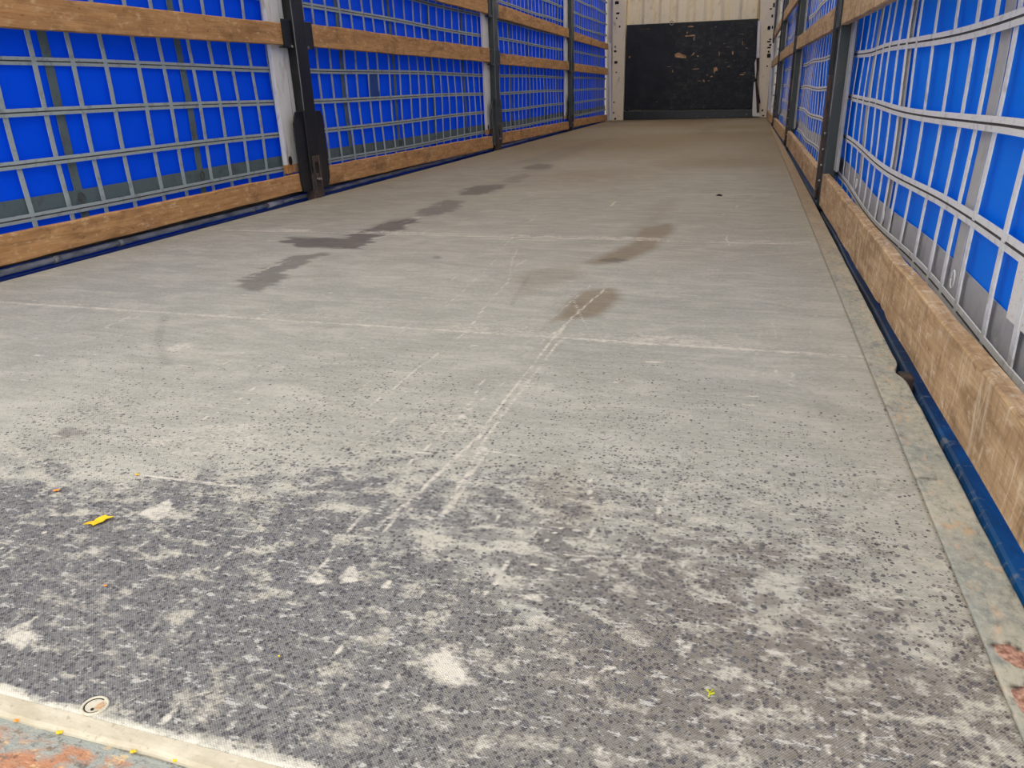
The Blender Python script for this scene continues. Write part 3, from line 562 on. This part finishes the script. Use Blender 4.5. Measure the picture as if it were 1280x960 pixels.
# ------------------------------------------------------------------ posts
def steel_post(name, yc, sx, xw, mat, label, rows):
    """steel side post; xw = plane of the boards' inner face (positive), sx = side"""
    r = thing(name, (sx * xw, yc, 0), label, 'post', 'steel side posts')
    X = lambda d: sx * (xw + d)                         # d > 0 goes outwards
    def bx(mb, d0, d1, y0, y1, z0, z1, bev=0, m=0): a, b = sorted((X(d0), X(d1))); return mb.box(a, b, yc + y0, yc + y1, z0, z1, bev, m)
    mb = MB(); bx(mb, -.018, .030, -.055, .055, .12, 2.40, .004); cm = mb.build('column', mat, r)
    mb = MB()
    bx(mb, -.0195, -.0175, -.056, -.0515, .44, 2.39); bx(mb, -.0195, -.0175, .0525, .0575, .86, 2.39)
    mb.build('worn_edge', M['worn'], cm)
    for z0 in rows:                                     # pockets that hold the board ends
        mb = MB(); bx(mb, -.009, -.001, -.135, .135, z0 - .004, z0 + .118, .002)
        bx(mb, -.008, .034, -.128, .128, z0 - .008, z0 - .003); bx(mb, -.0185, -.0175, -.045, .045, z0 + .02, z0 + .035)
        bp = mb.build('board_pocket', mat, r)
        for yy in (-.075, .075):
            mb = MB(); mb.tube([(X(-.006), yc + yy, z0 - .001), (X(-.013), yc + yy, z0 - .001)], .007, 10); mb.build('bolt', M['worn'], bp)
    # lower sleeve with clipped corners
    mb = MB(); out = [(-.15, .10), (-.14, .045), (.115, .045), (.14, .09), (.14, .40), (.12, .435), (-.12, .435), (-.15, .38)]
    a, b = sorted((X(-.009), X(-.001))); mb.prism([(yc + p, q) for p, q in out], 'x', a, b, bev=.003); mb.build('sleeve_plate', mat, r)
    # latch channel
    mb = MB(); bx(mb, -.026, -.017, -.038, -.026, .02, .215, .002); bx(mb, -.026, -.017, .018, .030, .02, .215, .002); bx(mb, -.022, -.016, -.03, .022, .185, .215, .002); lc = mb.build('latch_channel', M['rust'], r)
    mb = MB(); bx(mb, -.0195, -.0165, -.024, .016, .06, .18); mb.build('latch_slot', M['hole'], lc)
    mb = MB(); mb.tube([(X(-.02), yc - .018, .10), (X(-.034), yc - .01, .095), (X(-.034), yc + .006, .095), (X(-.02), yc + .012, .10)], .005, 8); mb.build('latch_handle', M['worn'], lc)
    # foot
    mb = MB(); bx(mb, -.020, .03, -.05, .045, -.15, .13, .004); mb.build('foot', M['rust'], r)
    # outer profile
    mb = MB(); bx(mb, .030, .052, -.20, -.085, .185, 2.40, .004); bx(mb, .0315, .050, -.085, .05, .185, 2.40, .003, 1); o = op = mb.build('outer_profile', [M['white'], M['grime']], r)
    if sx < 0:
        o['label'] = 'grimy white painted outer profile'
        mb = MB(); bx(mb, .030, .0525, -.201, .05, .142, .1855, .003); o = mb.build('rusty_profile_end', M['orange_rust'], op); o['label'] = 'orange rust at the foot of the white profile'
        mb = MB(); pts = [(yc - .165 + .016 * math.cos(t), .205 + .022 * math.sin(t)) for t in np.linspace(0, 2 * math.pi, 20, endpoint=False)]; a, b = sorted((X(.0285), X(.031))); mb.prism(pts, 'x', a, b); mb.build('profile_hole', M['hole'], op)
    return r
LY = [3.56, 6.725, 9.815]
for yc, lab, rows, mt in zip(LY, ('black steel post with rusty foot, nearest of the three on the left side', 'dark steel post in the middle of the three on the left side', 'dark steel post on the left side, farthest from the rear'), ((.738, 1.105), (.722, 1.10), (.703, 1.064)), ('black', 'teal', 'teal')):
    steel_post('steel_side_post', yc, -1, 1.255, M[mt], lab, rows)

def steel_post_right(yc, label, rows):
    xw = XR(yc); mat = M['teal']; r = thing('steel_side_post', (xw, yc, 0), label, 'post', 'steel side posts')
    def bx(mb, d0, d1, y0, y1, z0, z1, bev=0): return mb.box(xw + d0, xw + d1, yc + y0, yc + y1, z0, z1, bev)
    mb = MB(); bx(mb, .004, .054, -.10, .05, -.0245, 2.40, .004); cm = mb.build('column', mat, r)
    mb = MB(); bx(mb, .002, .005, -.103, -.097, .36, 2.39); mb.build('worn_edge', M['worn'], cm)
    mb = MB(); bx(mb, -.012, .006, .0, .034, .005, .52, .005); o = lb = mb.build('lock_bar', M['rust'], r); o['label'] = 'dark rusty locking bar'
    mb = MB(); bx(mb, -.012, .005, .004, .05, .52, 2.39, .003); mb.build('inner_channel', M['black'], r)
    for z0 in np.arange(.09, .34, .065):
        mb = MB(); mb.tube([(xw + .0, yc - .02, z0), (xw - .004, yc - .05, z0 + .005)], .004, 8); mb.build('tooth', M['worn'], lb)
    mb = MB(); bx(mb, .046, .054, -.108, -.100, .20, .34, .002); o = mb.build('grey_strip', M['plastic'], r); o['label'] = 'narrow white strip'
    for z0 in rows:
        mb = MB(); bx(mb, -.007, -.002, -.12, .12, z0 - .004, z0 + .11, .001); bx(mb, -.002, .03, -.115, .115, z0 - .009, z0 - .004); mb.build('board_pocket', mat, r)
    mb = MB(); mb.tube([(xw - .006, yc + .0, .055), (xw - .014, yc - .02, .045), (xw - .012, yc - .03, .02), (xw - .004, yc - .028, .012)], .006, 8); mb.build('latch_handle', M['rust'], lb)
    mb = MB(); bx(mb, .042, .054, -.20, -.11, .145, 2.40, .003); o = mb.build('outer_profile', M['band_r'], r); o['label'] = 'pale grey outer profile'
    return r
RY = [3.60, 6.80, 9.85]
for yc, rws, lab in zip(RY, ((.700, 1.11), (.720, 1.111), (.714, 1.122)), ('dark steel post with rusty locking bar, nearest of the three on the right side', 'dark steel post in the middle of the three on the right side', 'dark steel post on the right side, farthest from the rear')):
    steel_post_right(yc, lab, rws)

# ------------------------------------------------------------------ boards
def board(y0, y1, zb0, zb1, zt0, zt1, sx, xf, mat, label, group, thick=.026, nick=()):
    n = max(24, int((y1 - y0) / .03)); yy = np.linspace(y0, y1, n); mb = MB(); rings = []
    sd = int(y0 * 100 + zb0 * 1000)
    for i, y in enumerate(yy):
        t = i / (n - 1); zb = zb0 + (zb1 - zb0) * t + (vnoise(np.array([y]), np.array([0.]), 9, sd)[0] - .5) * .003; zt = zt0 + (zt1 - zt0) * t + (vnoise(np.array([y]), np.array([3.]), 7, sd + 1)[0] - .5) * .004
        for (ny, nd, nw) in nick: zb += nd * math.exp(-((y - ny) / nw) ** 2)
        X = xf(y) if callable(xf) else xf; e = .003
        pr = [(X, zb + e), (X, zt - e), (X + e, zt), (X + thick - e, zt), (X + thick, zt - e), (X + thick, zb + e), (X + thick - e, zb), (X + e, zb)]
        rings.append([mb.bm.verts.new((sx * a, y, b)) for a, b in pr])
    for a, b in zip(rings[:-1], rings[1:]):
        for k in range(8): mb.bm.faces.new([a[k], a[(k + 1) % 8], b[(k + 1) % 8], b[k]])
    mb.bm.faces.new(rings[0]); mb.bm.faces.new(rings[-1][::-1])
    o = mb.build('side_board', mat); 
    return tag(o, label, 'board', group)
GL, GR = 'wooden boards along the left side', 'wooden boards along the right side'
wl = M['wood_l']; g = .008
LB = [(0.45, 3.44, .036, .050, .127, .138, 'long worn wooden board lowest on the left side, nearest the rear'), (0.45, 3.44, .712, .742, .806, .839, 'long wooden board at mid height on the left side, nearest the rear'),
      (3.68, 6.60, .048, .026, .149, .131, 'wooden board lowest on the left side, just beyond the nearest black post'), (3.68, 6.60, .743, .735, .852, .848, 'wooden board at mid height on the left side, just beyond the nearest black post'), (3.68, 6.60, 0.985, 1.112, 1.09, 1.217, 'top wooden board on the left side, just beyond the nearest black post'),
      (6.85, 9.69, .044, .024, .139, .114, 'wooden board lowest on the left side between the middle and farthest posts'), (6.85, 9.69, .725, .713, .818, .813, 'wooden board at mid height on the left side between the middle and farthest posts'), (6.85, 9.69, 1.102, 1.083, 1.212, 1.18, 'top wooden board on the left side between the middle and farthest posts'),
      (9.94, 12.46, .036, .004, .126, .097, 'short wooden board lowest on the left side, ending at the front wall'), (9.94, 12.46, .705, .684, .803, .779, 'short wooden board at mid height on the left side, ending at the front wall'), (9.94, 12.46, 1.066, 1.048, 1.168, 1.131, 'short top wooden board on the left side, ending at the front wall')]
LB[4] = (3.68, 6.60, 1.105, 1.112, 1.21, 1.217, LB[4][-1])
for y0, y1, a, b, c, d, lab in LB: board(y0, y1, a, b, c, d, -1, 1.255, wl, lab, GL)
wr = M['wood_r']
RB = [(0.45, 3.47, .022, .001, .141, .131, 'thick pale weathered board lowest on the right side, nearest the rear'), (0.45, 3.47, .660, .700, .765, .805, 'wooden board at mid height on the right side, nearest the rear'),
      (3.73, 6.68, .020, .012, .122, .128, 'wooden board lowest on the right side, just beyond the nearest post'), (3.73, 6.68, .702, .728, .794, .820, 'wooden board at mid height on the right side, just beyond the nearest post'),
      (6.92, 9.73, .010, .004, .112, .105, 'wooden board lowest on the right side between the middle and farthest posts'), (6.92, 9.73, .722, .718, .818, .814, 'wooden board at mid height on the right side between the middle and farthest posts'), (6.92, 9.73, 1.113, 1.135, 1.219, 1.238, 'top wooden board on the right side between the middle and farthest posts'),
      (9.97, 12.46, .004, .002, .105, .100, 'short wooden board lowest on the right side, ending at the front wall'), (9.97, 12.46, .718, .70, .814, .785, 'short wooden board at mid height on the right side, ending at the front wall'), (9.97, 12.46, 1.125, 1.09, 1.215, 1.18, 'short top wooden board on the right side, ending at the front wall')]
for k, (y0, y1, a, b, c, d, lab) in enumerate(RB):
    board(y0, y1, a, b, c, d, 1, XR, wr, lab, GR, .028, ((1.80, .012, .02), (1.74, .008, .03), (2.4, .004, .05)) if k == 0 else ())

# ------------------------------------------------------------------ curtains
def XC(sx, y):
    if sx < 0: return -(1.334 + .004 * math.sin(2 * math.pi * y / 1.32))
    return float(np.interp(y, [0, 3.7, 6.8, 9.85, 12.6], [1.337, 1.337, 1.325, 1.30, 1.272])) + .005 * math.sin(2 * math.pi * y / 1.5 + .7)
def curtain(sx, tarp, web, band, name, label, strap_z, strap_fn, verts, gbands, band_z, gw):
    r = thing(name, (XC(sx, 6), .4, -.2), label, 'curtain'); inw = -sx
    ysx = np.arange(.34, YF + .06, .06); zs = np.concatenate([np.arange(-.24, 1.3, .07), np.arange(1.3, ZTOP, .2), [ZTOP - .02]])
    mb = MB(); vv = [[mb.bm.verts.new((XC(sx, y) + sx * .004 * math.sin(9 * z + 2.3 * y), y, z)) for y in ysx] for z in zs]
    for a, b in zip(vv[:-1], vv[1:]):
        for k in range(len(ysx) - 1): f = mb.bm.faces.new([a[k], a[k + 1], b[k + 1], b[k]]); f.smooth = True
    mb.build('tarpaulin_sheet', tarp, r)
    # grey reinforcement along the foot and at each buckle strap
    def hband(z0, z1, off, nm, m_):
        mb = MB(); mb.sweep([(0, z0), (inw * .002, z0), (inw * .002, z1), (0, z1)], ysx, [(XC(sx, y) + inw * off, strap_fn(y, .15)) for y in ysx]); return mb.build(nm, m_, r)
    hband(*band_z, .006, 'foot_reinforcement', band)
    ztk = np.linspace(.07, 2.4, 40)
    def vband(y, wd, off, nm, m_, th=.002, edge=None):
        mb = MB(); X = XC(sx, y); rings = [[mb.bm.verts.new(q) for q in ((X + inw * off + sx * .004 * math.sin(9 * z + 2.3 * y), y - wd / 2, z), (X + inw * (off + th) + sx * .004 * math.sin(9 * z + 2.3 * y), y - wd / 2 + .001, z), (X + inw * (off + th) + sx * .004 * math.sin(9 * z + 2.3 * y), y + wd / 2 - .001, z), (X + inw * off + sx * .004 * math.sin(9 * z + 2.3 * y), y + wd / 2, z))] for z in ztk]
        for a, b in zip(rings[:-1], rings[1:]):
            for k in range(4): mb.bm.faces.new([a[k], a[(k + 1) % 4], b[(k + 1) % 4], b[k]])
        mb.bm.faces.new(rings[0]); mb.bm.faces.new(rings[-1]); return mb.build(nm, m_, r)
    for y in gbands:
        br_ = vband(y, gw, .0055, 'buckle_reinforcement', band)
        X = XC(sx, y) + inw * .011; zc = band_z[0] + .035 + strap_fn(y, .15); mb = MB()
        mb.tube([(X, y + .012 * math.cos(t), zc + .017 * math.sin(t)) for t in np.linspace(0, 2 * math.pi, 17)], .0022, 6); o = mb.build('eyelet', M['seam'] if sx < 0 else M['web_r'], br_)
    for y in verts: vband(y, .019, .0125, 'vertical_webbing', web, .0025)
    for z in strap_z:
        prof = [(0, -.0125), (inw * .0025, -.0125), (inw * .003, -.0022), (inw * .0012, -.0012), (inw * .0012, .0012), (inw * .003, .0022), (inw * .0025, .0125), (0, .0125)]
        mb = MB(); mb.sweep(prof, ysx, [(XC(sx, y) + inw * .0155, z + strap_fn(y, z)) for y in ysx], mats=[0, 0, 1, 1, 1, 0, 0, 0]); mb.build('horizontal_webbing', [web, M['seam']], r)
    return r
vl = [.55 + .147 * k for k in range(83) if True]
vl = sorted([2.052, 2.205, 2.349, 2.51, 2.65, 2.829, 2.964, 3.097, 3.24, 3.383] + [2.052 - .15 * k for k in range(1, 11)] + [3.835, 3.977, 4.139, 4.273, 4.423, 4.548, 4.705, 4.855, 5.014, 5.162, 5.3] + [5.3 + .147 * k for k in range(1, 50)] + [3.53, 3.68])
gl = [.79, 1.45, 2.113, 2.77, 3.44, 4.113, 4.79] + [4.79 + .66 * k for k in range(1, 12)]
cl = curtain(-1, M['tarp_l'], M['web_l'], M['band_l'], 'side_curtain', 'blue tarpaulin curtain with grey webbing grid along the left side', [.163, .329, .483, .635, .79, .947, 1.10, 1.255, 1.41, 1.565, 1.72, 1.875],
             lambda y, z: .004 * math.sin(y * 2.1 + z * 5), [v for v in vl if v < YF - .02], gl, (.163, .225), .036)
vr = sorted([1.277, 1.465, 1.593, 1.712, 1.867, 2.037, 2.207, 2.325, 2.443, 2.6, 2.734, 2.9, 3.077, 3.246, 3.417] + [1.277 - .14 * k for k in range(1, 6)] + [3.56 + .147 * k for k in range(0, 62)])
gr = [.75, 1.545, 2.322, 3.0] + [3.0 + .7 * k for k in range(1, 14)]
def sr(y, z):
    k = float(np.interp(y, [1.0, 1.55, 2.32, 3.0, 3.7, 4.5, 12], [.004, 0, 0, .004, .022, .035, .045]))
    return k + .004 * math.sin(y * 4.1 + z * 6)
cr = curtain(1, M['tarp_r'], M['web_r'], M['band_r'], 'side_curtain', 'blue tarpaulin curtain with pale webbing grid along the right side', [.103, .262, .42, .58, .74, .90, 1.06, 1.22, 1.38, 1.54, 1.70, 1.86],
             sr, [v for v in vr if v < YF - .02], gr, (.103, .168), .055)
# darker patch on the left curtain, printed sticker on the right one
mb = MB(); X = XC(-1, 4.49) + .012; mb.prism([(4.425, .495), (4.55, .49), (4.55, .655), (4.43, .65)], 'x', X, X + .002); t = NT('dark blue patch'); v = t.coord(); M['patch'] = t.done(t.pbr(t.mix(t.noise(v, 12), (.004, .06, .30), (.004, .045, .24)), .5)); o = mb.build('repair_patch', M['patch'], cl); o['label'] = 'darker blue repair patch'
def mat_label():
    t = NT('worn printed label'); v = t.coord((1, 3, 1)); n = t.noise(v, 90, 3, .7); n2 = t.noise(t.coord((1, 1, 4)), 60, 3)
    c = t.mix(t.math('MULTIPLY', t.ramp(n, .58, .64), t.ramp(n2, .45, .55)), (.78, .77, .74), (.30, .24, .22)); return t.done(t.pbr(c, .6))
X = XC(1, 1.17) - .017; mb = MB(); mb.prism([(1.185, .172), (1.185, .262), (1.05, .262), (1.05, .172)], 'x', X - .0015, X); o = mb.build('printed_label', mat_label(), cr); o['label'] = 'worn white printed label'

# ------------------------------------------------------------------ rails along the foot of the curtains
rl = thing('tension_tube', (-1.302, .5, .012), 'grey curtain tension tube running under the lowest left boards', 'tube')
mb = MB(); mb.tube([(-1.302, y, .013 + .001 * math.sin(y * 3)) for y in np.linspace(.45, 12.4, 60)], .0115, 12); mb.build('tube', M['galv'], rl)
mb = MB(); mb.box(-1.309, -1.297, .45, 12.4, .0262, .045, .001); mb.build('shadow_strip', M['black'], rl)  # black box standing in for the shadow band between board and tube
for y in (1.0, 1.93, 2.22, 3.28, 3.05, 4.6, 6.2):
    mb = MB(); mb.tube([(-1.302, y - .012, .013), (-1.302, y + .012, .013)], .0138, 12); mb.build('sleeve', M['galv'], rl)
mb = MB(); mb.tube([(-1.302, 3.17, .013), (-1.302, 3.28, .013)], .0142, 12); o = mb.build('white_sleeve', M['plastic'], rl); o['label'] = 'short white sleeve'

rr = thing('side_rail', (1.30, .4, -.13), 'scuffed blue side rail in the gap beside the lowest right boards', 'rail')
yr = np.linspace(.36, 12.5, 120); mb = MB()
prof = [(.0, -.13), (.0, -.040), (.002, -.0345), (.006, -.0315), (.045, -.030), (.045, -.13)]
mb.sweep(prof, yr, [(XR(y) + .012 + .002 * math.sin(y * 7), .002 * math.sin(y * 5)) for y in yr]); mb.build('rail', M['rail'], rr)
mb = MB(); mb.box(1.238, 1.262, 1.395, 1.43, -.12, -.008, .004); mb.prism([(1.238, -.012), (1.262, -.012), (1.262, -.12), (1.238, -.05)], 'y', 1.40, 1.425); mb.build('bracket', M['rust'], rr)

lr = thing('side_rail', (-1.30, .4, -.13), 'dark blue strip added below the grey left tube as the shaded curtain foot', 'rail')  # added strip: hides the glowing curtain foot so this line reads as shaded
mb = MB(); mb.sweep([(0, -.13), (0, -.006), (-.004, -.002), (-.018, -.002), (-.022, -.006), (-.022, -.13)], yr, [(-1.289, 0) for y in yr]); mb.build('rail', M['hem_shade'], lr)
# ------------------------------------------------------------------ small things on the deck
def leaf(px, py, size, mat, label, cat='leaf', name='fallen_leaf', group=None, z=0.001, rot=0.0, shape=None):
    x, y = fl(px, py, z); r = random.Random(int(px * 7 + py)); n = 14; mb = MB()
    shape = shape or [.42, .62, .95, .7, 1.0, .78, .6, .95, .72, .9, .62, .7, .48, .4]
    up = []; lo = []
    for k, q in enumerate(shape):
        a = 2 * math.pi * k / len(shape); rad = size * q
        dx, dy = rad * math.cos(a), rad * .62 * math.sin(a); dx, dy = dx * math.cos(rot) - dy * math.sin(rot), dx * math.sin(rot) + dy * math.cos(rot); h = z + .0012 + abs(math.sin(a * 1.5)) * size * .18
        up.append(mb.bm.verts.new((x + dx, y + dy, h))); lo.append(mb.bm.verts.new((x + dx, y + dy, h - .0007)))
    c1 = mb.bm.verts.new((x, y, z + .002)); c0 = mb.bm.verts.new((x, y, z + .0008)); m_ = len(shape)
    for k in range(m_):
        k2 = (k + 1) % m_; mb.bm.faces.new([c1, up[k], up[k2]]); mb.bm.faces.new([c0, lo[k2], lo[k]]); mb.bm.faces.new([up[k], lo[k], lo[k2], up[k2]])
    o = mb.build(name, mat); return tag(o, label, cat, group)
lf = leaf(125, 652, .0150, M['leaf'], 'bright yellow fallen leaf on the dark grey deck at left', rot=.95, shape=[1.15, .72, .95, .70, .82, .62, .95, 1.25, .80, .95, .70, .9, .72, .85])
leaf(71, 614, .006, M['leafo'], 'small orange brown leaf scrap on the deck, left of the bright yellow leaf')
leaf(172, 594, .0045, M['leaf'], 'tiny yellow leaf scrap on the deck, beyond the bright yellow leaf')
leaf(132, 733, .0030, M['leafo'], 'tiny orange crumb on the deck in front of the bright yellow leaf')
leaf(349, 821, .0015, M['leaf'], 'tiny yellow speck on the dark deck')
GS = 'yellow leaf scraps on the rear sill'
zs_ = -.005
for px, py, s, m_, lab in [(38, 899, .0042, 'leaf', 'yellow leaf scrap at the left end of the rear sill'), (22, 902, .0042, 'leafo', 'orange leaf scrap at the left end of the rear sill'), (75, 917, .0042, 'leaf', 'largest yellow leaf scrap on the rear sill, in front of the rusty ring'), (167, 941, .0036, 'leaf', 'yellow leaf scrap on the rear sill, second from its right end'), (220, 952, .0034, 'leaf', 'yellow leaf scrap on the rear sill at its right end')]:
    leaf(px, py, s, M[m_], lab, group=GS, z=zs_)
# green-yellow sprig
sx_, sy_ = fl(887, 869); sp = thing('plant_sprig', (sx_, sy_, .001), 'tiny forked yellow green sprig on the deck at lower right', 'sprig')
mb = MB(); mb.tube([(sx_ - .001, sy_ - .004, .0015), (sx_, sy_ + .001, .002), (sx_ + .003, sy_ + .005, .003)], .0007, 6); mb.build('stem', M['sprig'], sp)
mb = MB(); mb.tube([(sx_, sy_ + .001, .002), (sx_ - .003, sy_ + .003, .003)], [.0007, .0012], 6); mb.build('stem', M['sprig'], sp)
mb = MB(); mb.tube([(sx_, sy_ - .001, .002), (sx_ + .004, sy_ + .001, .003)], [.0007, .0012], 6); mb.build('stem', M['sprig'], sp)
# recessed fastener near the sill
fx, fyy = fl(119, 883); fs = thing('deck_fastener', (fx, fyy, 0), 'round rusty recessed fastener with pale rim near the rear edge', 'fastener')
mb = MB(); mb.tube([(fx + .0112 * math.cos(t), fyy + .0098 * math.sin(t), .0006) for t in np.linspace(0, 2 * math.pi, 33)], .0014, 8, caps=False); mb.build('pale_rim', M['pale_ring'], fs)
mb = MB(); mb.tube([(fx + .0094 * math.cos(t), fyy + .0082 * math.sin(t), .0003) for t in np.linspace(1.3, 2 * math.pi - .6, 30)], .0009, 8); mb.build('groove', M['hole'], fs)
mb = MB(); mb.tube([(fx, fyy, -.001), (fx, fyy, .0008)], .0090, 28); mb.build('disc', M['pale_ring'], fs)
mb = MB(); mb.prism([(fx + .001, fyy - .003), (fx + .0075, fyy - .002), (fx + .0085, fyy + .0025), (fx + .004, fyy + .006), (fx + .002, fyy + .003)], 'z', .0, .0013); o = mb.build('rust_flake', M['orange_rust'], fs); o['label'] = 'orange rust flake'
mb = MB(); mb.tube([(fx + .001, fyy - .004, -.001), (fx + .001, fyy - .004, .0012)], .0016, 10); mb.build('screw_hole', M['hole'], fs)
# dark crumb far down the deck
cx_, cy_ = fl(899, 245); mb = MB(); mb.tube([(cx_ - .013, cy_, .003), (cx_, cy_ + .003, .005), (cx_ + .013, cy_ - .002, .003)], [.002, .0045, .0025], 8); tag(mb.build('debris_crumb', M['hole']), 'small dark crumb of dirt far down the deck right of centre', 'debris')
